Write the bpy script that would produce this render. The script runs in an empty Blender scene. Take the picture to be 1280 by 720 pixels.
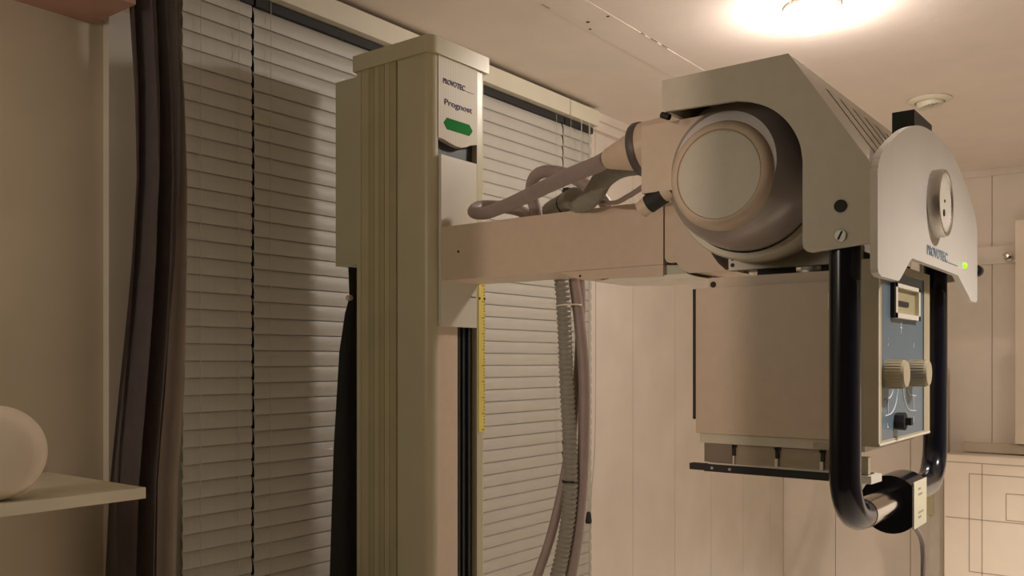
import bpy, bmesh, math
from mathutils import Vector, Matrix
PI = math.pi
S = bpy.context.scene
C = S.collection

# ------------------------------------------------------------------ camera, world, light, exposure
cam_d = bpy.data.cameras.new('camera')
cam = bpy.data.objects.new('camera', cam_d); C.objects.link(cam)
cam.location = (0, 0, 1.55)
cam.rotation_euler = (PI / 2, 0, -math.atan2(.7943, .6075))
cam_d.sensor_width = 36; cam_d.lens = 36 * 1110 / 1280; cam_d.shift_y = 92 / 1280
cam_d.clip_start = .02
S.camera = cam

w = bpy.data.worlds.new('night'); S.world = w; w.use_nodes = True
w.node_tree.nodes['Background'].inputs[0].default_value = (.05, .055, .06, 1)
w.node_tree.nodes['Background'].inputs[1].default_value = .3

S.view_settings.view_transform = 'Standard'; S.view_settings.look = 'None'
S.view_settings.gamma = 1; S.view_settings.use_curve_mapping = False
S.view_settings.exposure = 0.60
LAMP = 120.0         # glowing ceiling bulb, emission strength
CORRIDOR = 72.0      # lamp beyond the open door
FILL = 5.5          # fill lamp added out of view, brightens faces turned to -X
ROOM = 105.0           # spots added out of view for floor bounce and fill

def lamp(name, loc, power, col, r):
    d = bpy.data.lights.new(name, 'POINT'); d.energy = power; d.color = col; d.shadow_soft_size = r
    o = bpy.data.objects.new(name, d); C.objects.link(o); o.location = loc
    return o
lamp('corridor_light', (-2.5, .40, 1.75), CORRIDOR, (1, .76, .62), .03)
lamp('fill_light', (-.45, 1.2, 1.95), FILL, (1, .95, .80), .2)  # unseen fill, added to lift the left-facing sides
def down(name, loc, power):
    d = bpy.data.lights.new(name, 'SPOT'); d.energy = power; d.color = (1, .925, .87); d.shadow_soft_size = .05
    d.spot_size = math.radians(118); d.spot_blend = .5
    o = bpy.data.objects.new(name, d); C.objects.link(o); o.location = loc
for p, k in (((1.3, -.5, 2.36), .42), ((3.2, -.75, 2.36), 1.15), ((2.2, -1.1, 2.36), .5)): down('fill_spot', p, ROOM * k)  # added spots, lift the ceiling by bounce and the front plates

# ------------------------------------------------------------------ materials
def lin(c):
    return tuple(((v / 255) / 12.92 if v / 255 <= .04045 else ((v / 255 + .055) / 1.055) ** 2.4) for v in c) + (1,)
def mat(name, rgb, rough=.5, metal=0., var=.06, scale=14., bump=0., emit=0., spec=.5, stripes=None):
    m = bpy.data.materials.new(name); m.use_nodes = True
    nt = m.node_tree; b = nt.nodes['Principled BSDF']
    b.inputs['Roughness'].default_value = rough; b.inputs['Metallic'].default_value = metal
    b.inputs['Specular IOR Level'].default_value = spec
    tc = nt.nodes.new('ShaderNodeTexCoord')
    nz = nt.nodes.new('ShaderNodeTexNoise'); nz.inputs['Scale'].default_value = scale; nz.inputs['Detail'].default_value = 5
    nt.links.new(tc.outputs['Object'], nz.inputs['Vector'])
    rp = nt.nodes.new('ShaderNodeValToRGB')
    c = lin(rgb)
    rp.color_ramp.elements[0].position = .3; rp.color_ramp.elements[1].position = .7
    rp.color_ramp.elements[0].color = tuple(v * (1 - var) for v in c[:3]) + (1,)
    rp.color_ramp.elements[1].color = tuple(min(1, v * (1 + var)) for v in c[:3]) + (1,)
    nt.links.new(nz.outputs['Fac'], rp.inputs['Fac'])
    out = rp.outputs['Color']
    if stripes:
        wv = nt.nodes.new('ShaderNodeTexWave'); wv.inputs['Scale'].default_value = stripes; wv.bands_direction = 'X'
        nt.links.new(tc.outputs['Object'], wv.inputs['Vector'])
        r2 = nt.nodes.new('ShaderNodeValToRGB'); r2.color_ramp.elements[0].position = 0; r2.color_ramp.elements[1].position = .25
        r2.color_ramp.elements[0].color = (.86, .85, .85, 1); r2.color_ramp.elements[1].color = (1, 1, 1, 1)
        nt.links.new(wv.outputs['Fac'], r2.inputs['Fac'])
        mx = nt.nodes.new('ShaderNodeMix'); mx.data_type = 'RGBA'; mx.blend_type = 'MULTIPLY'; mx.inputs[0].default_value = 1
        nt.links.new(out, mx.inputs[6]); nt.links.new(r2.outputs['Color'], mx.inputs[7]); out = mx.outputs[2]
    nt.links.new(out, b.inputs['Base Color'])
    if bump:
        bp = nt.nodes.new('ShaderNodeBump'); bp.inputs['Strength'].default_value = bump; bp.inputs['Distance'].default_value = .003
        n2 = nt.nodes.new('ShaderNodeTexNoise'); n2.inputs['Scale'].default_value = scale * 6
        nt.links.new(tc.outputs['Object'], n2.inputs['Vector'])
        nt.links.new(n2.outputs['Fac'], bp.inputs['Height']); nt.links.new(bp.outputs['Normal'], b.inputs['Normal'])
    if emit:
        b.inputs['Emission Color'].default_value = lin(rgb); b.inputs['Emission Strength'].default_value = emit
    return m

M = {
 'wall': mat('cream_wall_paint', (222, 211, 197), .55, bump=.05, scale=5),
 'groove': mat('wall_groove', (204, 191, 168), .8),
 'plain': mat('plain_wall_paint', (205, 192, 170), .7, bump=.08, scale=5),
 'unseen_wall': mat('unseen_wall_dark', (112, 102, 88), .8),  # walls out of view, darkened so that they bounce less light
 'platelabel': mat('label_plate_paint', (204, 196, 176), .5, var=.02, stripes=42, spec=.3),
 'ceil': mat('ceiling_paint', (228, 216, 205), .8, bump=.12, scale=9, var=.03),
 'floor': mat('floor_vinyl', (206, 196, 180), .5),
 'slat': mat('white_slat_enamel', (184, 180, 170), .5, var=.03),
 'rail': mat('white_rail_enamel', (214, 208, 188), .45, var=.03),
 'cord': mat('blind_cord', (190, 184, 170), .8),
 'cream': mat('cream_equipment_paint', (202, 194, 176), .38, var=.03, bump=.04, scale=60),
 'mast': mat('stone_column_paint', (190, 182, 152), .36, var=.03),
 'rib': mat('ribbed_plastic', (170, 160, 124), .45, var=.05),
 'rib2': mat('ribbed_plastic_pale', (182, 172, 138), .45, var=.05),
 'pink': mat('arm_paint', (206, 186, 164), .4, var=.03, bump=.04, scale=60),
 'white': mat('white_plate_paint', (222, 216, 206), .35, var=.02, stripes=42),
 'whitep': mat('white_plastic', (224, 216, 200), .4, var=.02),
 'carriage': mat('carriage_paint', (208, 202, 186), .4, var=.02),
 'housing': mat('tube_housing_paint', (168, 158, 153), .32, metal=.25, var=.04),
 'black': mat('black_gloss_plastic', (15, 17, 27), .16, var=.1),
 'dark': mat('dark_rubber', (38, 36, 34), .7),
 'darkg': mat('dark_green_plastic', (46, 54, 52), .5),
 'steel': mat('brushed_steel', (190, 184, 176), .3, metal=.9),
 'chrome': mat('chrome', (210, 206, 200), .12, metal=1.),
 'cable': mat('grey_cable_sheath', (152, 136, 131), .5, var=.05, scale=30),
 'hose': mat('grey_corrugated_hose', (142, 138, 126), .5),
 'blue': mat('blue_grey_panel', (98, 114, 124), .4, var=.05),
 'knob': mat('beige_knob', (178, 166, 138), .5),
 'green': mat('green_print', (14, 122, 46), .7, spec=.1),
 'print': mat('indigo_print', (88, 82, 120), .7, spec=.1),
 'printb': mat('blue_print', (138, 152, 162), .7, spec=.1),
 'ringgrey': mat('dark_grey_ring', (84, 78, 76), .45),
 'mint': mat('pale_green_plastic', (184, 188, 166), .4),
 'mark': mat('white_print', (206, 212, 214), .6),
 'yellow': mat('yellow_tape', (226, 208, 104), .5),
 'ink': mat('black_print', (40, 36, 24), .6),
 'curtain': mat('grey_curtain_cloth', (128, 116, 114), .9, bump=.3, scale=40),
 'lining': mat('curtain_lining_cloth', (196, 182, 170), .9),
 'apron': mat('dark_grey_cloth', (62, 64, 58), .85, bump=.3),
 'shelf': mat('white_shelf_laminate', (222, 214, 194), .5),
 'pinkwood': mat('reddish_shelf_board', (168, 128, 110), .55),
 'globe': mat('white_matte_plastic', (222, 206, 188), .6),
 'line': mat('grey_line_print', (172, 158, 142), .7),
 'board': mat('white_board_laminate', (236, 222, 202), .45, var=.02),
 'brown': mat('taupe_metal', (128, 112, 96), .5),
 'taupe': mat('taupe_plate', (172, 156, 134), .5),
 'grey': mat('grey_post_paint', (176, 166, 150), .5),
 'glass': mat('night_glass', (14, 16, 18), .05),
 'led': mat('green_led', (150, 238, 36), .3, emit=.7),
 'spotin': mat('spot_reflector', (196, 190, 180), .3, metal=.6),
 'bulb': mat('glowing_bulb', (255, 243, 234), .3, emit=LAMP, var=0),
 'label': mat('cream_label', (228, 222, 190), .5),
}

# ------------------------------------------------------------------ mesh helpers
def link(name, me, m, parent=None):
    o = bpy.data.objects.new(name, me); C.objects.link(o)
    if m and not me.materials: me.materials.append(m)
    if parent:
        o.parent = parent
        q = parent; off = Vector((0, 0, 0))
        while q: off += q.location; q = q.parent
        o.location = -off
    return o
def fin(name, bm, m, parent=None, bevel=0, smooth=False, seg=2):
    if bevel:
        es = [e for e in bm.edges if len(e.link_faces) == 2 and e.calc_face_angle(0) > .6]
        bmesh.ops.bevel(bm, geom=es, offset=bevel, segments=seg, affect='EDGES', clamp_overlap=True)
    bmesh.ops.recalc_face_normals(bm, faces=bm.faces)
    me = bpy.data.meshes.new(name); bm.to_mesh(me); bm.free()
    if smooth or bevel:
        me.polygons.foreach_set('use_smooth', [True] * len(me.polygons))
        me.set_sharp_from_angle(angle=math.radians(38))
    return link(name, me, m, parent)
def add_box(bm, x0, x1, y0, y1, z0, z1):
    vs = [bm.verts.new((x, y, z)) for x in (x0, x1) for y in (y0, y1) for z in (z0, z1)]
    for f in ((0, 1, 3, 2), (4, 6, 7, 5), (0, 4, 5, 1), (2, 3, 7, 6), (0, 2, 6, 4), (1, 5, 7, 3)):
        bm.faces.new([vs[i] for i in f])
def box(name, x0, x1, y0, y1, z0, z1, m, parent=None, bevel=0, seg=2):
    bm = bmesh.new(); add_box(bm, x0, x1, y0, y1, z0, z1)
    return fin(name, bm, m, parent, bevel, seg=seg)
def boxes(name, lst, m, parent=None, bevel=0):
    bm = bmesh.new()
    for b in lst: add_box(bm, *b)
    return fin(name, bm, m, parent, bevel)
def add_prism(bm, pts, axis, a, b):
    def v(p, t): return {'X': (t, p[0], p[1]), 'Y': (p[0], t, p[1]), 'Z': (p[0], p[1], t)}[axis]
    A = [bm.verts.new(v(p, a)) for p in pts]; B = [bm.verts.new(v(p, b)) for p in pts]
    bm.faces.new(A); bm.faces.new(B[::-1]); n = len(pts)
    for i in range(n): bm.faces.new((A[i], B[i], B[(i + 1) % n], A[(i + 1) % n]))
def prism(name, pts, axis, a, b, m, parent=None, bevel=0, seg=2):
    bm = bmesh.new(); add_prism(bm, pts, axis, a, b)
    return fin(name, bm, m, parent, bevel, seg=seg)
def smooth_path(pts, n=8):
    P = [Vector(p) for p in pts]; P = [2 * P[0] - P[1]] + P + [2 * P[-1] - P[-2]]
    out = []
    for i in range(1, len(P) - 2):
        for k in range(n):
            t = k / n; a, b, c, d = P[i - 1:i + 3]
            out.append(.5 * ((2 * b) + (-a + c) * t + (2 * a - 5 * b + 4 * c - d) * t * t + (-a + 3 * b - 3 * c + d) * t ** 3))
    out.append(P[-2]); return out
def resample(P, step):
    out = [P[0].copy()]; acc = 0
    for a, b in zip(P, P[1:]):
        L = (b - a).length; t = step - acc
        while t <= L:
            out.append(a.lerp(b, t / L)); t += step
        acc = L - (t - step)
    return out
def add_tube(bm, P, r, seg=12, cap=True):
    P = [Vector(p) for p in P]; n = len(P); rings = []; nrm = None
    for i in range(n):
        t = (P[min(i + 1, n - 1)] - P[max(i - 1, 0)]).normalized()
        if nrm is None:
            nrm = t.orthogonal().normalized()
        else:
            nrm = (nrm - t * nrm.dot(t)).normalized()
        bn = t.cross(nrm); rr = r[i] if isinstance(r, (list, tuple)) else r
        rings.append([bm.verts.new(P[i] + (nrm * math.cos(2 * PI * k / seg) + bn * math.sin(2 * PI * k / seg)) * rr) for k in range(seg)])
    for a, b in zip(rings, rings[1:]):
        for k in range(seg): bm.faces.new((a[k], a[(k + 1) % seg], b[(k + 1) % seg], b[k]))
    if cap: bm.faces.new(rings[0][::-1]); bm.faces.new(rings[-1])
def tube(name, P, r, m, parent=None, seg=12):
    bm = bmesh.new(); add_tube(bm, P, r, seg)
    return fin(name, bm, m, parent, smooth=True)
def add_lathe(bm, prof, origin, axis, seg=48):
    """prof: list of (distance along axis, radius)"""
    ax = Vector(axis).normalized(); u = ax.orthogonal().normalized(); v = ax.cross(u); o = Vector(origin); rings = []
    for d, r in prof:
        if r < 1e-6: rings.append([bm.verts.new(o + ax * d)])
        else: rings.append([bm.verts.new(o + ax * d + (u * math.cos(2 * PI * k / seg) + v * math.sin(2 * PI * k / seg)) * r) for k in range(seg)])
    for a, b in zip(rings, rings[1:]):
        for k in range(seg):
            k2 = (k + 1) % seg
            if len(a) == 1 and len(b) == 1: continue
            if len(a) == 1: bm.faces.new((a[0], b[k], b[k2]))
            elif len(b) == 1: bm.faces.new((a[k], b[0], a[k2]))
            else: bm.faces.new((a[k], b[k], b[k2], a[k2]))
def lathe(name, prof, origin, axis, m, parent=None, seg=48):
    bm = bmesh.new(); add_lathe(bm, prof, origin, axis, seg)
    return fin(name, bm, m, parent, smooth=True)
def text(name, body, x, y, z, size, width, m, parent, bold=0.):
    cu = bpy.data.curves.new(name, 'FONT'); cu.body = body; cu.size = size; cu.extrude = .0003; cu.offset = bold; cu.resolution_u = 4
    t = bpy.data.objects.new(name, cu); C.objects.link(t)
    dg = bpy.context.evaluated_depsgraph_get(); me = bpy.data.meshes.new_from_object(t.evaluated_get(dg))
    bpy.data.objects.remove(t)
    xs = [v.co.x for v in me.vertices]; w0 = max(xs) - min(xs); k = width / w0; mn = min(xs)
    for v in me.vertices: v.co = Vector((x + (v.co.x - mn) * k, y - v.co.z, z + v.co.y))
    me.materials.clear()
    return link(name, me, m, parent)
def tag(o, label=None, cat=None, group=None, kind=None):
    if label: o['label'] = label
    if cat: o['category'] = cat
    if group: o['group'] = group
    if kind: o['kind'] = kind
    return o
def thing(name, loc, label, cat, group=None):
    o = bpy.data.objects.new(name, None); C.objects.link(o); o.location = loc; o.empty_display_size = .05
    return tag(o, label, cat, group)

# ------------------------------------------------------------------ room shell
WY, EX, CZ = 1.62, 4.35, 2.39          # window wall, end wall, ceiling
ST = dict(kind='structure')
tag(box('floor', -.7, EX + .1, -1.6, WY + .2, -.08, 0, M['floor']), **ST)
ce = tag(box('ceiling', -.7, EX + .1, -1.6, WY + .2, CZ, CZ + .08, M['ceil']), **ST)
box('joint_tape', -.6, 3.2, 1.116, 1.214, CZ - .0007, CZ + .001, M['ceil'], ce)
def nail(x, y, r): lathe('nail_hole', [(0, 0), (0, r), (.002, r)], (x, y, CZ - .0015), (0, 0, 1), M['ink'], ce, 8)
for x, y, r in ((1.857, 1.184, .005), (1.90, 1.205, .004), (1.856, 1.126, .004)): nail(x, y, r)
for x, y, l in ((2.05, 1.113, .035), (2.11, 1.112, .03), (1.70, 1.211, .03), (2.0, 1.114, .02)):
    box('paint_flake', x, x + l, y - .003, y + .003, CZ - .0013, CZ - .0005, M['line'], ce)

# window wall: plain part at the left, opening with night glass, vertical boards to the right
wl = tag(boxes('wall_back', [(-.7, .97, WY, WY + .1, 0, CZ), (.97, 2.51, WY, WY + .1, 2.36, CZ), (.97, 2.51, WY, WY + .1, 0, .6),
          (2.51, EX + .1, WY + .012, WY + .1, 0, CZ)], M['plain']), **ST)
def boards(parent, axis, edges, plane, outward, z1):
    for a, b in zip(edges, edges[1:]):
        g = .0014
        if axis == 'X': box('board', a + g, b - g, plane, plane + .014, .0, z1, M['wall'], parent, .002, 1)
        else: box('board', plane, plane + .014, a + g, b - g, .0, z1, M['wall'], parent, .002, 1)
boards(wl, 'X', [2.512, 2.845, 3.178, 3.511, 3.844, 4.177, 4.35], WY, -1, CZ)
wr = tag(box('wall_right', EX + .012, EX + .1, -1.6, WY + .1, 0, CZ, M['groove']), **ST)
boards(wr, 'Y', [-1.5, -1.311, -.977, -.643, -.31, .024, .357, .690, 1.024, 1.363, 1.62], EX, -1, CZ)
tag(box('trim_1', 2.512, EX, WY - .022, WY, CZ - .055, CZ, M['wall'], None), **ST)
t2 = box('moulding', 2.512, EX, WY - .034, WY - .022, CZ - .026, CZ, M['wall'], bpy.data.objects['trim_1'])
tag(box('trim_2', EX - .012, EX, -1.5, WY - .036, CZ - .03, CZ, M['wall']), **ST)
wi = tag(box('window_1', .97, 2.51, WY + .06, WY + .07, .6, 2.36, M['glass']), **ST)
for a, b in ((.97, 1.0), (1.145, 1.175), (2.315, 2.345), (2.48, 2.51)):
    box('window_frame', a, b, WY + .03, WY + .06, .6, 2.36, M['rail'], wi)
box('window_frame', .9585, 1.032, 1.602, WY + .06, .6, 2.33, M['rail'], wi)
box('window_sill', .95, 2.51, WY - .06, WY + .06, .56, .6, M['rail'], wi, .004)
tag(box('trim_3', .857, .958, WY - .02, WY, .4, 2.21, M['wall'], None, .003), **ST)
# wall behind the camera has an open doorway, the corridor lamp shines through it
tag(boxes('wall_left', [(-.7, -.6, -1.6, .437, 0, CZ), (-.7, -.6, .742, WY + .1, 0, CZ), (-.7, -.6, .437, .742, 2.2, CZ)], M['unseen_wall']), **ST)
tag(box('wall_front', -.7, EX + .1, -1.6, -1.5, 0, CZ, M['unseen_wall']), **ST)
# dado rail and shelf rail on the end wall
tag(box('trim_4', EX - .03, EX, -1.5, .80, 1.155, 1.195, M['plain'], None, .003), **ST)
tag(box('trim_5', EX - .016, EX, .595, .83, 1.974, 2.05, M['wall'], None, .002), **ST)
tag(box('trim_6', EX - .05, EX, .42, .594, 1.20, 2.15, M['board'], None, .004), **ST)
hk = thing('coat_hook', (EX - .016, .623, 2.0), 'small shiny metal knob on the rail of the end wall', 'hook')
lathe('knob', [(.0, .016), (.006, .016), (.012, .007), (.03, .007), (.036, .018), (.05, .018), (.056, 0)], (EX - .016, .623, 2.0), (-1, 0, 0), M['chrome'], hk, 20)
box('back_plate', EX - .018, EX - .0155, .585, .662, 1.976, 2.028, M['wall'], hk)

# ------------------------------------------------------------------ ceiling spots
def spot(x, y, label, lit):
    t = thing('ceiling_spot', (x, y, CZ), label, 'lamp', 'spots in the ceiling')
    lathe('trim_ring', [(-.001, .062), (.004, .066), (.008, .062), (.012, .046), (-.001, .042)], (x, y, CZ), (0, 0, -1), M['rail'], t) if not lit else lathe('socket', [(-.001, .066), (.008, .065), (.009, .05), (.009, 0)], (x, y, CZ), (0, 0, -1), M['rail'], t)
    if lit:
        lathe('bulb', [(.008, 0), (.008, .060), (.028, .058), (.048, .044), (.060, .022), (.064, 0)], (x, y, CZ), (0, 0, -1), M['bulb'], t)
    else:
        lathe('gimbal_cup', [(.0, .041), (.016, .04), (.026, .036), (.024, .033), (.008, .02), (.006, 0)], (x, y, CZ), (0, -.15, -1), M['rail'], t)
        lathe('bulb', [(.006, .018), (.018, .022), (.020, .01), (.026, .006), (.027, 0)], (x, y, CZ), (0, -.15, -1), M['spotin'], t, 24)
spot(2.099, .712, 'brightly glowing ceiling lamp above the x-ray tube head', True)
spot(3.07, .665, 'small unlit recessed round ceiling spot beyond the x-ray head', False)

# ------------------------------------------------------------------ venetian blinds
def slat_mesh():
    bm = bmesh.new(); n = 6; wd = .0405; th = math.radians(81); up, lo = [], []
    for i in range(n + 1):
        s = (i / n - .5) * wd; bow = .0042 * (1 - (2 * i / n - 1) ** 2)
        for lst, b in ((up, bow), (lo, bow - .0006)): lst.append((s * math.cos(th) * -1 - b * math.sin(th), -s * math.sin(th) + b * math.cos(th)))
    add_prism(bm, up + lo[::-1], 'X', 0, 1)
    bmesh.ops.recalc_face_normals(bm, faces=bm.faces)
    me = bpy.data.meshes.new('slat'); bm.to_mesh(me); bm.free()
    me.polygons.foreach_set('use_smooth', [True] * len(me.polygons)); me.set_sharp_from_angle(angle=math.radians(30))
    me.materials.append(M['slat']); return me
SLAT = slat_mesh(); BY = 1.582
def jit(i, k=0): return math.sin(i * 12.9898 + k * 4.1) * .5
def blind(x0, x1, label, cords, phase):
    t = thing('venetian_blind', ((x0 + x1) / 2, BY, 2.37), label, 'blind', 'venetian blinds across the window')
    box('head_rail', x0 - .004, x1 + .004, 1.550, 1.612, 2.325, 2.375, M['rail'], t, .002, 1)
    box('gap_shade', x0, x1, 1.572, 1.60, 2.303, 2.322, M['dark'], t)  # dark strip stands in for the shadow below the head rail
    z = 2.285 + phase; i = 0
    while z > .66:
        s = bpy.data.objects.new('slat', SLAT); C.objects.link(s); s.parent = t
        s.location = Vector((x0 + .0008 * jit(i, 1), BY + .0006 * jit(i), z + .0004 * jit(i, 2))) - t.location; s.scale = (x1 - x0, 1, 1)
        s.rotation_euler = (.008 * jit(i, 3), .0004 * jit(i, 4), 0)
        z -= .0345; i += 1
    box('bottom_rail', x0, x1, BY - .012, BY + .012, .615, .635, M['rail'], t, .002, 1)
    bm = bmesh.new()
    for cx in cords: add_tube(bm, [(cx, BY - .013, 2.33), (cx, BY - .013, .63)], .0007, 5)
    fin('ladder_cord', bm, M['cord'], t)
    return t
blind(.996, 1.158, 'narrow white venetian blind beside the grey curtain', (1.03, 1.12), .012)
blind(1.1635, 2.3265, 'wide white venetian blind behind the x-ray column', (1.2, 1.74, 2.28), 0)
vb = blind(2.332, 2.497, 'narrow white venetian blind at the right end of the window', (2.36, 2.475), .004)
pc = thing('blind_pull_cord', (2.43, 1.54, 2.32), 'thin pull cords with a small dark tassel beside the panelled wall', 'cord')
tube('cord', smooth_path([(2.431, 1.545, 2.322), (2.431, 1.545, 1.75), (2.433, 1.545, 1.27), (2.419, 1.545, 1.168), (2.429, 1.545, 1.09), (2.427, 1.545, 1.06)], 6), .0018, M['cord'], pc, 6)
tube('cord', smooth_path([(2.468, 1.545, 2.322), (2.470, 1.545, 1.7), (2.466, 1.545, 1.3), (2.440, 1.545, 1.08), (2.432, 1.545, .8), (2.44, 1.545, .64)], 6), .0016, M['cord'], pc, 6)
tube('cord', [(2.385, 1.545, 2.322), (2.384, 1.545, 1.0)], .0016, M['cord'], pc, 6)
lathe('bead', [(0, 0), (.004, .005), (.01, .005), (.014, 0)], (2.420, 1.545, 1.16), (0, 0, 1), M['cord'], pc, 10)
lathe('tassel', [(0, .003), (.004, .007), (.03, .011), (.038, .010), (.04, 0)], (2.427, 1.545, 1.066), (0, 0, -1), M['dark'], pc, 12)

# ------------------------------------------------------------------ curtain, shelves, round thing at the left
def sheet(name, f, u0, u1, nu, zs, m, parent, thick=.002):
    bm = bmesh.new(); g = []
    for z in zs: g.append([bm.verts.new(f(u0 + (u1 - u0) * i / nu, z)) for i in range(nu + 1)])
    for a, b in zip(g, g[1:]):
        for i in range(nu): bm.faces.new((a[i], a[i + 1], b[i + 1], b[i]))
    bmesh.ops.solidify(bm, geom=bm.faces[:], thickness=thick)
    return fin(name, bm, m, parent, smooth=True)
def lerp_tab(tab, z):
    if z >= tab[0][0]: return tab[0][1:]
    for p, q in zip(tab, tab[1:]):
        if p[0] >= z >= q[0]:
            t = (p[0] - z) / (p[0] - q[0]); return [a + (b - a) * t for a, b in zip(p[1:], q[1:])]
    return tab[-1][1:]
CT = [(2.36, .838, .935), (2.20, .846, .938), (2.05, .856, .946), (1.9, .86, .947), (1.7, .850, .938), (1.5, .832, .922), (1.34, .817, .906), (1.1, .808, .900), (0, .80, .90)]
cz = [2.37 - i * .08 for i in range(29)] + [.05]
def cf(u, z):
    a, b = lerp_tab(CT, z); x = a + (b - a) * u
    return (x, 1.505 + .022 * math.sin(u * 15 + .6 * math.sin(z * 2)) + .01 * math.sin(u * 33 + z), z)
def lf(u, z):
    a, b = lerp_tab(CT, z); wd = .012 + .038 * max(0, min(1, (2.15 - z) / .7))
    return (b - .004 + wd * u, 1.515 + .01 * math.sin(u * 7 + .5), z)
cu = thing('curtain', (.88, 1.505, 2.37), 'gathered dark grey curtain hanging left of the blinds', 'curtain')
sheet('drape', cf, 0, 1, 40, cz, M['curtain'], cu)
tag(sheet('lining', lf, 0, 1, 8, cz, M['lining'], cu), 'lighter brownish lining edge')
box('curtain_rail', .4, .99, 1.48, 1.55, 2.375, 2.39, M['rail'], cu)

sh = tag(box('wall_shelf', -.2, .756, 1.30, WY, 1.336, 1.353, M['shelf'], None, .0012, 1), 'white wall shelf below the round white object', 'shelf')
us = tag(box('upper_shelf', -.2, .836, 1.47, WY, 2.176, 2.2, M['pinkwood'], None, .0012, 1), 'reddish wooden upper shelf at the top left beside the curtain', 'shelf')
gl = thing('round_drum', (.553, 1.345, 1.3535), 'thick round white disc standing on the white wall shelf', 'drum')
ax = Vector((-.45, -.89, 0)).normalized()
R = .0672; og = Vector((.553, 1.345, 1.3535 + R))
lathe('shell', [(-.035, 0), (-.035, R * .7), (-.03, R * .86), (-.018, R * .97), (0, R), (.018, R * .97), (.03, R * .87), (.036, R * .72), (.037, R * .3), (.037, 0)], og, ax, M['globe'], gl, 64)
lathe('hub', [(.0365, .004), (.039, .004), (.0395, 0)], og, ax, M['dark'], gl, 12)

# ------------------------------------------------------------------ x-ray column
col = thing('xray_column', (1.39, 1.3, 0), 'tall cream x-ray column with ribbed side panel in front of the blinds', 'column')
X0, X1, Y0, Y1 = 1.302, 1.476, 1.20, 1.412
# body as a U profile open to the front, with a rounded front-left edge
def arc(cx, cy, r, a0, a1, n=6): return [(cx + r * math.cos(math.radians(a0 + (a1 - a0) * i / n)), cy + r * math.sin(math.radians(a0 + (a1 - a0) * i / n))) for i in range(n + 1)]
prof = [(1.324, Y0)] + arc(X0 + .02, Y0 + .02, .02, 270, 180) + [(X0, 1.2905), (X0 + .003, 1.2915), (X0 + .003, 1.417 - .018), (X0, 1.40), (X0, Y1), (X1, Y1)] + arc(X1 - .012, Y0 + .012, .012, 0, -90, 4) + [(1.447, Y0), (1.447, Y0 + .05), (1.324, Y0 + .05)]
prism('mast', prof, 'Z', 0, 2.175, M['mast'], col)
for a, b, m_ in ((1.294, 1.3125, 'rib'), (1.3135, 1.327, 'rib2'), (1.328, 1.343, 'rib'), (1.344, 1.3575, 'rib2'), (1.3585, 1.373, 'rib'), (1.374, 1.397, 'rib2')):
    box('rib', X0 - .0012, X0 + .004, a, b, 0, 2.170, M[m_], col, .0011, 2)
capb = bmesh.new()
add_prism(capb, [(X0 + .014, Y0 - .006)] + arc(X0 + .014, Y0 + .014, .02, 270, 180)[1:] + [(X0 - .006, Y1 + .006), (X1 + .005, Y1 + .006), (X1 + .005, Y0 - .006)], 'Z', 2.166, 2.2, )
fin('cap', capb, M['mast'], col, .004, seg=2)
box('inner_belt', 1.324, 1.447, 1.214, 1.2499, .0, 2.165, M['darkg'], col)
box('guide_plate', 1.3245, 1.388, 1.203, 1.214, 0, 1.70, M['pink'], col, .001, 1)
for xx in (1.394, 1.408, 1.426): box('guide_rail', xx, xx + .006, 1.206, 1.214, 0, 1.70, M['dark'], col)
bx = [1.3245, 1.3395, 1.355, 1.375, 1.393, 1.41, 1.425, 1.4465]
bz = [2.000, 1.9995, 1.996, 1.9925, 1.992, 1.996, 2.003, 2.008]
lp = prism('label_plate', [(1.3245, 2.166)] + list(zip(bx, bz)) + [(1.4465, 2.166)], 'Y', 1.1985, 1.2125, M['platelabel'], col, .0006, 1)
text('lettering', 'PROVO', 1.338, 1.1979, 2.112, .0155, .041, M['print'], lp)
text('lettering', 'TEC', 1.3800, 1.1979, 2.1115, .0155, .026, M['print'], lp, .00025)
text('lettering', '........', 1.408, 1.1979, 2.1115, .010, .026, M['print'], lp)
text('lettering', 'Prognost', 1.3425, 1.1979, 2.070, .0175, .086, M['print'], lp)
tag(prism('arrow_sticker', [(1.340, 2.033), (1.350, 2.0445), (1.420, 2.0445), (1.430, 2.033), (1.420, 2.0215), (1.350, 2.0215)], 'Y', 1.1977, 1.1986, M['green'], lp), 'green sticker pointed at both ends')
tp = box('tape_measure', 1.4515, 1.4725, 1.1988, 1.2003, 1.40, 1.72, M['yellow'], col); tag(tp, 'yellow measuring tape')
z = 1.405; i = 0
bm = bmesh.new(); bm2 = bmesh.new()
while z < 1.715:
    ln = .011 if i % 5 == 0 else .005
    add_box(bm, 1.4725 - ln, 1.4725, 1.1984, 1.199, z, z + .001); z += .0068; i += 1
fin('tick_marks', bm, M['ink'], tp)
for k, n in enumerate(('28', '29', '30', '31', '32', '33')): pass
for k in range(2): lathe('dot', [(0, 0), (0, .0028), (.001, .0028)], (1.4545 + k * .016, 1.198, 1.684), (0, 1, 0), M['ink'], tp, 10)
box('cable_cover', 1.309, 1.40, Y1 - .002, 1.487, 1.758, 2.160, M['mast'], col, .003)
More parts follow.
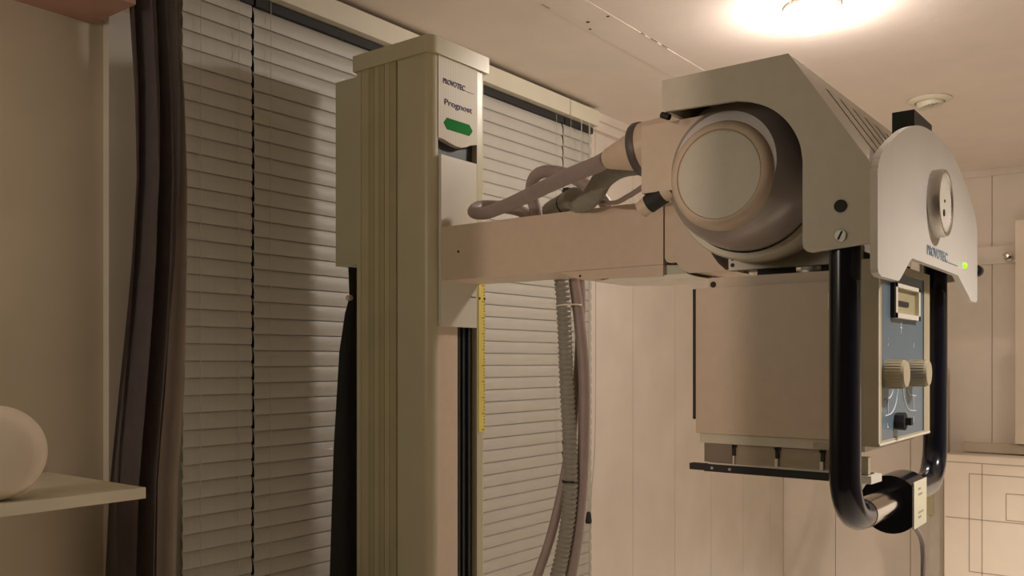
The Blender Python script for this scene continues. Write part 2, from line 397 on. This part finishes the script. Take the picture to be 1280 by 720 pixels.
# dark cloth hanging behind the column
ap = thing('hanging_cloth', (1.33, 1.45, 1.75), 'dark grey cloth hanging behind the x-ray column', 'cloth')
AT = [(1.755, 1.314), (1.69, 1.318), (1.672, 1.312), (1.655, 1.306), (1.571, 1.291), (1.366, 1.278), (1.095, 1.270), (.3, 1.266)]
def af(u, z):
    a = lerp_tab(AT, z)[0]
    return (a + (1.42 - a) * u, 1.455 + .008 * math.sin(u * 9 + z * 2) * (1 - .3 * u), z)
sheet('cloth', af, 0, 1, 16, [1.755, 1.72, 1.69, 1.672, 1.655, 1.63, 1.6, 1.571, 1.5, 1.43, 1.366, 1.2, 1.095, .8, .5, .3], M['apron'], ap, .006)
lathe('hanging_stud', [(-.004, 0), (-.004, .006), (.006, .006), (.006, 0)], (1.312, 1.447, 1.688), (0, -1, 0), M['pink'], ap, 12)

# ------------------------------------------------------------------ arm on its carriage
arm = thing('support_arm', (1.386, 1.2, 1.76), 'beige horizontal arm reaching from the column to the x-ray head', 'arm')
box('carriage_plate', 1.3255, 1.4365, 1.192, 1.2025, 1.621, 1.965, M['carriage'], arm, .001, 1)
box('carriage_mark', 1.417, 1.434, 1.1914, 1.1921, 1.6835, 1.6855, M['ink'], arm)
box('beam', 1.327, 1.445, .698, 1.1921, 1.712, 1.8195, M['pink'], arm, .0025)
prism('under_cover', [(.907, 1.7115), (.698, 1.7115), (.698, 1.692), (.86, 1.6955)], 'X', 1.3265, 1.440, M['pink'], arm)
prism('under_plate', [(.83, 1.690), (.80, 1.6945), (.655, 1.694), (.640, 1.6885), (.655, 1.6865), (.76, 1.6865)], 'X', 1.3285, 1.435, M['whitep'], arm)
prism('corner_foot', [(.697, 1.711), (.697, 1.692), (.650, 1.688), (.668, 1.704), (.676, 1.710)], 'X', 1.336, 1.43, M['mint'], arm)
lathe('pin_hole', [(0, 0), (0, .0026), (.001, .0026)], (1.3262, 1.148, 1.767), (1, 0, 0), M['ink'], arm, 12)
lathe('pin_hole', [(0, 0), (0, .0022), (.001, .0022)], (1.3258, .862, 1.702), (1, 0, 0), M['ink'], arm, 12)
he = [(.695, 1.8195), (.695, 1.722), (.692, 1.716), (.686, 1.7135), (.674, 1.7135), (.667, 1.704), (.652, 1.6945), (.60, 1.6945), (.588, 1.6965), (.600, 1.707), (.611, 1.722), (.620, 1.742), (.628, 1.765), (.63, 1.79), (.60, 1.83), (.63, 1.85), (.67, 1.835)]
prism('arm_head', he, 'X', 1.327, 1.44, M['pink'], arm, .0022)
lathe('pivot_sleeve', [(-.06, 0), (-.06, .035), (.08, .035), (.08, 0)], (1.37, .590, 1.762), (1, 0, 0), M['chrome'], arm)
box('pivot_block', 1.36, 1.43, .5, .64, 1.70, 1.75, M['darkg'], arm, .004)
boxes('clamp_screw', [(1.352, 1.362, .565, .585, 1.700, 1.707), (1.352, 1.362, .571, .579, 1.696, 1.711), (1.35, 1.36, .53, .572, 1.7005, 1.7065)], M['dark'], arm)

# ------------------------------------------------------------------ tube head
hd = thing('xray_tube_head', (1.25, .4, 1.7), 'cream x-ray tube head with large round end cap and angular cover', 'x-ray head')
def arch(y_r, z_b): return []
cov = [(.517, 1.896), (.359, 1.896), (.2705, 1.762), (.2705, 1.676), (.333, 1.6705), (.338, 1.672), (.342, 1.676), (.343, 1.682), (.343, 1.774), (.346, 1.792), (.354, 1.810), (.366, 1.826), (.383, 1.840), (.402, 1.849), (.421, 1.854), (.511, 1.857), (.517, 1.862)]
cov = cov[:8] + [(q.x, q.z) for q in smooth_path([(y, 0, z) for y, z in cov[8:15]], 5)] + cov[15:]
for xa, xb in ((.98, .985), (1.515, 1.52)):
    prism('side_plate', cov, 'X', xa, xb, M['cream'], hd, .0012, 1)
box('top_plate', .985, 1.515, .359, .517, 1.891, 1.896, M['cream'], hd)
# sloping louvred panel: frame strips with open slots between them
sl = bmesh.new()
pA, pB = Vector((0, .359, 1.896)), Vector((0, .2705, 1.762)); sd = (pB - pA); sn = Vector((0, sd.z, -sd.y)).normalized() * -.004
if sn.z > 0: sn = -sn
def strip(x0, x1, s0, s1):
    q = [pA + sd * s0, pA + sd * s1]
    vs = []
    for x in (x0, x1):
        for p in (q[0], q[1]):
            for o_ in (Vector((0, 0, 0)), sn): vs.append(sl.verts.new((x, p.y + o_.y, p.z + o_.z)))
    for f in ((0, 1, 3, 2), (4, 6, 7, 5), (0, 4, 5, 1), (2, 3, 7, 6), (0, 2, 6, 4), (1, 5, 7, 3)): sl.faces.new([vs[i] for i in f])
xs = .985
for k in range(8):
    xk = 1.062 + k * .052
    strip(xs, xk, .16, .90); xs = xk + .012
strip(xs, 1.515, .16, .90); strip(.985, 1.515, 0, .16); strip(.985, 1.515, .90, 1)
fin('louvre_panel', sl, M['cream'], hd)
prism('slot_shade', [(.3595, 1.884), (.2816, 1.766), (.2841, 1.7645), (.3620, 1.8825)], 'X', .987, 1.513, M['dark'], hd)  # dark liner added so the open slots look shaded inside
box('back_plate', .985, 1.515, .511, .517, 1.858, 1.891, M['cream'], hd)
for zz, m_ in ((1.7185, 'dark'), (1.6865, 'steel')):
    s_ = lathe('screw', [(0, 0), (0, .006), (.001, .0068), (.003, .0068)], (.9775, .3015, zz), (1, 0, 0), M[m_], hd, 24)
    if m_ == 'steel':
        bm = bmesh.new(); add_box(bm, -.0006, .0006, -.0009, .0009, -.005, .005)
        bmesh.ops.rotate(bm, verts=bm.verts, matrix=Matrix.Rotation(.45, 3, 'X')); bmesh.ops.translate(bm, verts=bm.verts, vec=(.9774, .3015, zz))
        fin('slot', bm, M['dark'], s_)
# front plate
half = [(.978, 1.752), (.984, 1.763), (1.0, 1.777), (1.05, 1.802), (1.10, 1.822), (1.167, 1.8385), (1.2525, 1.844)]
out = half + [(2.505 - x, z) for x, z in half[::-1][1:]]
out = [(q.x, q.z) for q in smooth_path([(x, 0, z) for x, z in out], 5)]
out += [(1.527, 1.646), (1.52, 1.641), (1.475, 1.641), (1.464, 1.646), (1.40, 1.667), (1.384, 1.6725), (1.125, 1.6725), (1.113, 1.668), (1.072, 1.645), (1.062, 1.641), (.992, 1.641), (.981, 1.644), (.978, 1.650)]
fp = prism('front_plate', out, 'Y', .2625, .2703, M['white'], hd, .003, 2)
dl = lathe('angle_dial', [(0, .0435), (.0105, .0435), (.014, .042), (.014, .038), (.012, .037), (.012, 0)], (1.240, .2625, 1.753), (0, -1, 0), M['steel'], fp, 64)
# dial face markings belong to the dial and are built as part of the front plate's dial piece
bm = bmesh.new(); add_lathe(bm, [(.0121, 0), (.0121, .0365), (.0123, .0368), (.0124, 0)], (1.240, .2625, 1.753), (0, -1, 0), 48)
df = fin('dial_face', bm, M['whitep'], hd)
bm = bmesh.new()
for k in range(36):
    a = k * PI / 18; ra, rb = (.0335, .0362) if k % 3 else (.031, .0362)
    c_, s_ = math.cos(a), math.sin(a); n_ = Vector((-s_, 0, c_)) * .0004
    p, q = Vector((1.24 + c_ * ra, .2500, 1.753 + s_ * ra)), Vector((1.24 + c_ * rb, .2500, 1.753 + s_ * rb))
    bm.faces.new([bm.verts.new(v) for v in (p - n_, q - n_, q + n_, p + n_)])
fin('dial_marks', bm, M['line'], df)
lathe('dial_pin', [(0, .0045), (.001, .0045), (.0011, 0)], (1.232, .2502, 1.7395), (0, -1, 0), M['dark'], df, 14)
lathe('dial_pin', [(0, .002), (.001, .002), (.0011, 0)], (1.236, .2502, 1.755), (0, -1, 0), M['dark'], df, 10)
text('lettering', 'PROVO', 1.197, .2619, 1.6845, .0175, .068, M['printb'], fp)
text('lettering', 'TEC', 1.267, .2619, 1.6845, .0175, .046, M['printb'], fp, .00025)
text('lettering', '.........', 1.318, .2619, 1.6845, .010, .06, M['printb'], fp)
tag(lathe('indicator_light', [(0, .0045), (.002, .0045), (.004, .003), (.005, 0)], (1.424, .2625, 1.6895), (0, -1, 0), M['led'], fp, 16), 'small lit green light')
lathe('side_knob', [(-.01, .004), (.008, .004), (.008, .009), (.024, .009), (.025, 0)], (1.527, .2665, 1.692), (1, 0, 0), M['dark'], hd, 16)
box('top_block', 1.257, 1.357, .291, .319, 1.79, 1.884, M['darkg'], hd, .002)
# tube housing, lying along X
cy, czz = .45, 1.776
lathe('tube_housing', [(-.02, .0), (-.02, .066), (-.006, .080), (.006, .088), (.02, .093), (.04, .0955), (.44, .0955), (.45, .08), (.45, 0)], (1.03, cy, czz + .011), (1, 0, 0), M['housing'], hd, 72)
ec = lathe('end_cap', [(.002, 0), (.002, .0535), (0, .0545), (0, .0590), (.003, .0635), (.010, .066), (.04, .067), (.05, .06)], (1.0, cy + .003, czz + .000), (1, 0, 0), M['pink'], hd, 72)
lathe('cap_disc', [(0, 0), (0, .0525), (.0012, .0535), (.004, .054)], (1.0, cy + .0022, czz - .001), (1, 0, 0), M['cream'], ec, 64)
lathe('trunnion_ring', [(0, .096), (0, .103), (.004, .105), (.05, .105), (.05, .096), (0, .096)], (1.085, cy, czz + .009), (1, 0, 0), M['cream'], hd, 72)
box('housing_block', 1.018, 1.16, .475, .567, 1.768, 1.855, M['pink'], hd, .005)
so, sax = Vector((1.105, .535, 1.857)), Vector((0, .983, -.10)).normalized()
lathe('cable_socket', [(0, 0), (0, .034), (.074, .036), (.075, 0)], so, sax, M['pink'], hd)
lathe('socket_ring', [(.074, .02), (.074, .0372), (.077, .0385), (.083, .0385), (.086, .037), (.086, .02)], so, sax, M['ringgrey'], hd)
lathe('strain_relief', [(.085, .0), (.085, .027), (.100, .0255), (.135, .015), (.140, .012), (.1405, 0)], so, sax, M['pink'], hd)
pl = tube('plug', [(1.031, .574, 1.7495), (1.03, .566, 1.754), (1.03, .530, 1.772)], .0115, M['pink'], hd)
tube('plug_boot', [(1.03, .563, 1.7555), (1.03, .541, 1.7665)], .0125, M['dark'], pl)
lathe('peg', [(0, .004), (.012, .004), (.0125, 0)], (.99, .512, 1.852), (0, .7, .3), M['dark'], hd, 12)
# bracket below the ring
br = box('collimator_bracket', 1.15, 1.17, .33, .505, 1.675, 1.697, M['cream'], hd, .0015, 1)
for zz in (1.691, 1.682): lathe('bracket_hole', [(0, 0), (0, .0028), (.001, .0028)], (1.1492, .499, zz), (1, 0, 0), M['dark'], br, 14)
box('bracket_gap_shade', 1.165, 1.40, .33, .47, 1.666, 1.69, M['dark'], hd)  # dark block put in as the shade of the gap below the bracket
lathe('swivel_disc', [(0, 0), (0, .07), (.006, .072), (.014, .072), (.014, 0)], (1.235, .40, 1.663), (0, 0, 1), M['chrome'], hd)
# handle
def round_corner(p, a, b, r, n=8):
    p, a, b = Vector(p), Vector(a), Vector(b); d1 = (a - p).normalized(); d2 = (b - p).normalized()
    c_ = p + (d1 + d2) * r
    return [c_ - d2 * r * math.cos(t) - d1 * r * math.sin(t) for t in [PI / 2 * i / n for i in range(n + 1)]]
HY = .304; HL, HRt, HB = 1.0035, 1.438, 1.373
p1, p2, p3, p4 = Vector((HL, HY, 1.745)), Vector((HL, HY, HB)), Vector((HRt, HY, HB)), Vector((HRt, HY, 1.72))
path = [p1, Vector((HL, HY, 1.5))] + round_corner(p2, p1, p3, .055) + [Vector((1.25, HY, HB))] + round_corner(p3, p2, p4, .055) + [Vector((HRt, HY, 1.5)), p4]
hn = tube('handle_bar', path, .0168, M['black'], hd, 24); tag(hn, 'black glossy U-shaped handle')
tag(tube('grip_sleeve', [(1.07, HY, HB), (1.19, HY, HB)], .0174, M['chrome'], hn, 24), 'grey metal sleeve')
dc = (HY, 1.3685); D = arc(dc[0], dc[1], .037, 137, -137, 30)
bsw = prism('brake_switch', D, 'X', 1.187, 1.262, M['black'], hd, .0015, 1)
lb = box('switch_label', 1.192, 1.258, .2762, .2772, 1.339, 1.398, M['label'], bsw); tag(lb, 'cream label')
for z0, w_, m_ in ((1.386, .012, 'line'), (1.379, .02, 'line'), (1.356, .026, 'knob'), (1.350, .014, 'line')):
    box('label_print', 1.214, 1.214 + w_, .2759, .2763, z0, z0 + .0028, M[m_], bsw)
# ------------------------------------------------------------------ collimator
cl = thing('collimator', (1.235, .42, 1.45), 'cream box collimator with blue-grey control panel under the x-ray head', 'collimator')
box('body', 1.108, 1.36, .313, .5335, 1.4535, 1.649, M['pink'], cl, .003)
box('lid', 1.112, 1.356, .313, .517, 1.6495, 1.6625, M['pink'], cl, .004)
lathe('lid_hole', [(0, 0), (0, .0042), (.001, .0042)], (1.1115, .510, 1.6535), (1, 0, 0), M['dark'], cl, 16)
box('rear_gasket', 1.110, 1.355, .5335, .539, 1.472, 1.6485, M['dark'], cl, .0015, 1)
box('base_strip', 1.111, 1.356, .313, .529, 1.4405, 1.453, M['cream'], cl, .0012, 1)
box('latch', 1.1095, 1.113, .335, .375, 1.4415, 1.449, M['knob'], cl, .001, 1)
box('side_tab', 1.1065, 1.109, .347, .356, 1.615, 1.635, M['whitep'], cl)
# bezel with control panel
fr = [(1.093, 1.11), (1.320, 1.353)]
boxes('bezel', [(1.093, 1.108, .293, .3125, 1.449, 1.672), (1.320, 1.353, .293, .3125, 1.449, 1.672), (1.108, 1.320, .293, .3125, 1.449, 1.455), (1.108, 1.320, .293, .3125, 1.662, 1.672)], M['knob'], cl, .0008)
cp = box('control_panel', 1.108, 1.320, .2945, .3125, 1.455, 1.662, M['blue'], cl)
boxes('bezel_edge', [(1.0935, 1.097, .2922, .293, 1.45, 1.671), (1.0935, 1.352, .2922, .293, 1.45, 1.4525)], M['whitep'], cl)
wx0, wx1, wz0, wz1 = 1.156, 1.280, 1.6045, 1.6475
wf = boxes('window_frame', [(wx0, wx1, .2885, .2945, wz1 - .005, wz1), (wx0, wx1, .2885, .2945, wz0, wz0 + .006), (wx0, wx0 + .009, .2885, .2945, wz0, wz1), (wx1 - .009, wx1, .2885, .2945, wz0, wz1)], M['whitep'], cl, .0006)
boxes('window_side', [(wx0 - .003, wx0, .2895, .2945, wz0, wz1)], M['dark'], wf)
bm = bmesh.new()
o4 = [(wx0 + .009, .2935, wz0 + .006), (wx1 - .009, .2935, wz0 + .006), (wx1 - .009, .2935, wz1 - .005), (wx0 + .009, .2935, wz1 - .005)]
i4 = [(wx0 + .03, .2942, wz0 + .014), (wx1 - .05, .2942, wz0 + .014), (wx1 - .05, .2942, wz1 - .018), (wx0 + .03, .2942, wz1 - .018)]
O4 = [bm.verts.new(v) for v in o4]; I4 = [bm.verts.new(v) for v in i4]
for k in range(4): bm.faces.new((O4[k], O4[(k + 1) % 4], I4[(k + 1) % 4], I4[k]))
bm.faces.new(I4)
fin('window_recess', bm, M['rib'], wf)
box('pointer', wx0 + .01, wx1 - .045, .2925, .2936, 1.621, 1.627, M['dark'], wf)
for kx in (1.131, 1.245):
    kn = lathe('knob', [(0, .0165), (.002, .0175), (.021, .017), (.0245, .0155), (.025, 0)], (kx, .2945, 1.535), (0, -1, 0), M['knob'], cl, 36)
    bm = bmesh.new()
    for k in range(30):
        a = 2 * PI * k / 30
        add_tube(bm, [Vector((kx + .0174 * math.cos(a), .2915, 1.535 + .0174 * math.sin(a))), Vector((kx + .0170 * math.cos(a), .2735, 1.535 + .0170 * math.sin(a)))], .0006, 5)
    fin('grip_ridges', bm, M['knob'], kn)
js = lathe('selector', [(0, .010), (.003, .011), (.012, .011), (.014, .0), ], (1.177, .2945, 1.4755), (0, -1, 0), M['dark'], cl, 8)
box('selector_bar', 1.172, 1.182, .275, .2815, 1.471, 1.480, M['dark'], js, .001, 1)
bm = bmesh.new()
def ln2(pts, y=.2943, r=.0008): add_tube(bm, [(x, y, z) for x, z in pts], r, 5)
sm = lambda pts: [(p.x, p.z) for p in smooth_path([(x, 0, z) for x, z in pts], 5)]
ln2(sm([(1.165, 1.522), (1.161, 1.512), (1.150, 1.506), (1.128, 1.504)])); ln2([(1.140, 1.504), (1.140, 1.484)])
ln2(sm([(1.186, 1.522), (1.182, 1.505), (1.172, 1.493), (1.155, 1.486), (1.128, 1.484)]))
ln2(sm([(1.232, 1.522), (1.238, 1.512), (1.252, 1.506), (1.280, 1.504)])); ln2([(1.266, 1.504), (1.266, 1.485)])
ln2(sm([(1.210, 1.522), (1.216, 1.505), (1.228, 1.493), (1.248, 1.486), (1.280, 1.484)]))
ln2([(1.202, 1.586), (1.202, 1.600)]); ln2([(1.197, 1.593), (1.207, 1.593)])
ln2([(1.141, 1.569), (1.141, 1.573)]); ln2([(1.141, 1.5775), (1.141, 1.579)]); ln2([(1.268, 1.569), (1.268, 1.575)])
ln2([(1.138, 1.469), (1.138, 1.475)]); ln2([(1.136, 1.470), (1.142, 1.470)]); ln2([(1.266, 1.469), (1.266, 1.477)])
tag(fin('panel_lines', bm, M['mark'], cp), kind='stuff')
# accessory rails below
for b_ in ((1.113, 1.13, .484, .5235, 1.415, 1.4405), (1.113, 1.13, .335, .36, 1.417, 1.4405)): box('rail_bracket', *b_, M['brown'], cl, .001)
box('clear_plate', 1.118, 1.122, .352, .484, 1.4145, 1.4405, M['taupe'], cl)
for yy in (.483, .424, .366):
    boxes('clip', [(1.1145, 1.118, yy - .0025, yy + .0015, 1.425, 1.438), (1.1145, 1.118, yy - .004, yy + .003, 1.436, 1.4395)], M['dark'], cl)
    box('clip_strip', 1.1145, 1.1178, yy - .0015, yy + .0025, 1.413, 1.425, M['whitep'], cl)
for xx in (1.108,):
    rl = boxes('rail', [(xx, xx + .012, .315, .5215, 1.4025, 1.4125), (xx, xx + .012, .5215, .543, 1.4035, 1.412)], M['dark'], cl, .0008)
    box('rail_lip', xx + .002, xx + .016, .335, .517, 1.4125, 1.4145, M['whitep'], rl)
    for yy in (.51, .485): lathe('rail_screw', [(0, 0), (0, .002), (.001, .002)], (xx - .0008, yy, 1.4075), (1, 0, 0), M['grey'], rl, 10)
tp_ = prism('rail_end', [(1.09, .34), (1.09, .30), (1.128, .298), (1.14, .34)], 'Z', 1.405, 1.4145, M['whitep'], cl, .0008, 1)
box('rail_end_slot', 1.092, 1.122, .305, .33, 1.4143, 1.4155, M['dark'], tp_)
box('rail_hanger', 1.096, 1.106, .305, .33, 1.4155, 1.436, M['knob'], cl, .001, 1)

# ------------------------------------------------------------------ cables and hoses
def tagtube(name, pts, r, m, label, cat, seg=14):
    return tag(tube(name, smooth_path(pts), r, m, None, seg), label, cat, {'cable': 'cables of the x-ray unit'}.get(cat))
tagtube('high_voltage_cable', [(1.105, .672, 1.843), (1.12, .70, 1.841), (1.15, .762, 1.840), (1.22, .865, 1.843), (1.29, .987, 1.84), (1.335, 1.085, 1.838), (1.362, 1.138, 1.849), (1.40, 1.150, 1.866), (1.425, 1.106, 1.863), (1.45, 1.072, 1.849), (1.468, 1.03, 1.80), (1.48, 1.03, 1.72)],
        .0125, M['cable'], 'thick grey-brown cable running from the socket back to the column', 'cable', 18)
tagtube('high_voltage_cable', [(1.47, 1.06, 1.72), (1.465, 1.045, 1.796), (1.44, 1.043, 1.854), (1.42, 1.038, 1.889), (1.40, 1.014, 1.910), (1.39, .98, 1.914), (1.385, .933, 1.902), (1.39, .895, 1.880), (1.395, .865, 1.855), (1.40, .85, 1.834)],
        .012, M['cable'], 'grey-brown cable arching in a loop over the arm', 'cable', 18)
ch = thing('corrugated_hose', (1.47, .99, 1.0), 'grey corrugated hose running over the arm and hanging behind it', 'hose')
P = resample(smooth_path([(1.15, 0.614, 1.844), (1.16, 0.648, 1.844), (1.18, 0.685, 1.849), (1.2, 0.719, 1.849), (1.23, 0.757, 1.844), (1.26, 0.789, 1.833), (1.3, 0.834, 1.827), (1.36, 0.907, 1.835), (1.42, 0.98, 1.848), (1.473, 1.02, 1.778), (1.474, 1.004, 1.721), (1.474, .996, 1.633), (1.474, .99, 1.505), (1.474, .982, 1.378), (1.474, .982, 1.283), (1.474, .996, 1.186), (1.468, 1.015, 1.103), (1.46, 1.051, 1.002), (1.46, 1.12, .8), (1.46, 1.2, .3)], 16), .00245)
tube('hose', P, [(.0152 if (i % 4) < 2 else .0132) + (.0022 if P[i].x < 1.3 else 0) for i in range(len(P))], M['hose'], ch, 14)
tube('rubber_sleeve', smooth_path([(1.318, .868, 1.840), (1.36, .915, 1.8415), (1.40, .965, 1.843), (1.418, .988, 1.842)]), .0195, M['hose'], ch, 18)
def band(name, c, d, r, h, m, par): lathe(name, [(-h, r - .001), (-h, r), (h, r), (h, r - .001)], c, d, m, par, 20)
band('cable_tie', (1.358, .912, 1.8412), (.5, .85, .03), .0205, .003, M['dark'], ch)
box('tie_head', 1.352, 1.360, .906, .916, 1.860, 1.869, M['dark'], ch, .001, 1)
band('cable_tie', (1.474, .982, 1.312), (0, .0, 1), .0162, .0025, M['dark'], ch)
band('clear_tie', (1.482, .99, 1.662), (0, .05, 1), .026, .0015, M['whitep'], ch)
tagtube('sheathed_cable', [(1.50, 1.00, 1.80), (1.503, .992, 1.72), (1.505, .980, 1.633), (1.505, .969, 1.521), (1.50, .967, 1.378), (1.50, .973, 1.282), (1.50, .984, 1.185), (1.495, 1.0, 1.095), (1.49, 1.03, .985), (1.49, 1.1, .7), (1.49, 1.2, .3)],
        .0115, M['cable'], 'smooth grey cable hanging along the right of the corrugated hose', 'cable')
tagtube('sheathed_cable', [(1.515, 1.0, 1.80), (1.515, .985, 1.72), (1.515, .985, 1.60), (1.512, .995, 1.45), (1.497, 1.008, 1.33), (1.48, 1.012, 1.266), (1.47, 1.03, 1.186), (1.46, 1.058, 1.101), (1.455, 1.099, .996), (1.45, 1.2, .6), (1.45, 1.3, .2)],
        .0095, M['cable'], 'thinner cable swinging out left of the hose at the bottom', 'cable')
tagtube('thin_wire', [(1.11, .58, 1.84), (1.13, 0.598, 1.816), (1.17, 0.646, 1.812), (1.22, 0.703, 1.81), (1.28, 0.769, 1.815), (1.31, .84, 1.836)],
        .0042, M['cable'], 'thin wire rising to the tube head above the arm', 'wire', 10)
tagtube('switch_wire', [(1.235, .30, 1.336), (1.262, .298, 1.332), (1.295, .298, 1.322), (1.327, .298, 1.303), (1.342, .299, 1.278), (1.346, .30, 1.24), (1.345, .30, 1.1), (1.35, .32, .7)],
        .0036, M['cable'], 'thin grey wire dangling below the black handle switch', 'wire', 10)

# ------------------------------------------------------------------ bucky stand on the end wall
bk = thing('wall_bucky', (4.28, .55, 0), 'white cassette stand with cross lines on its front at the end wall', 'stand')
box('case', 4.202, 4.30, .20, .852, .55, 1.150, M['board'], bk, .006)
box('front_board', 4.196, 4.202, .203, .849, .553, 1.147, M['board'], bk, .002, 1)
bm = bmesh.new(); h = .0018; xf = (4.1950, 4.1965)
def vl(y, z0, z1): add_box(bm, *xf, y - h, y + h, z0, z1)
def hl(z, y0, y1): add_box(bm, *xf, y0, y1, z - h, z + h)
hl(1.118, .21, .845); hl(.879, .21, .845); vl(.703, .56, 1.118); vl(.526, .56, 1.118)
vl(.752, .655, 1.072); vl(.300, .655, 1.072); hl(1.072, .300, .752); hl(.655, .300, .752)
vl(.613, .888, .999); vl(.439, .888, .999); hl(.999, .439, .613); hl(.888, .439, .613)
fin('format_lines', bm, M['line'], bk)
box('post', 4.21, 4.30, .855, .915, 0, 1.52, M['grey'], bk, .004)
box('post_clamp', 4.20, 4.22, .895, .925, .88, 1.0, M['rib'], bk, .003)
box('foot', 4.05, 4.32, .3, .95, 0, .03, M['grey'], bk, .006)
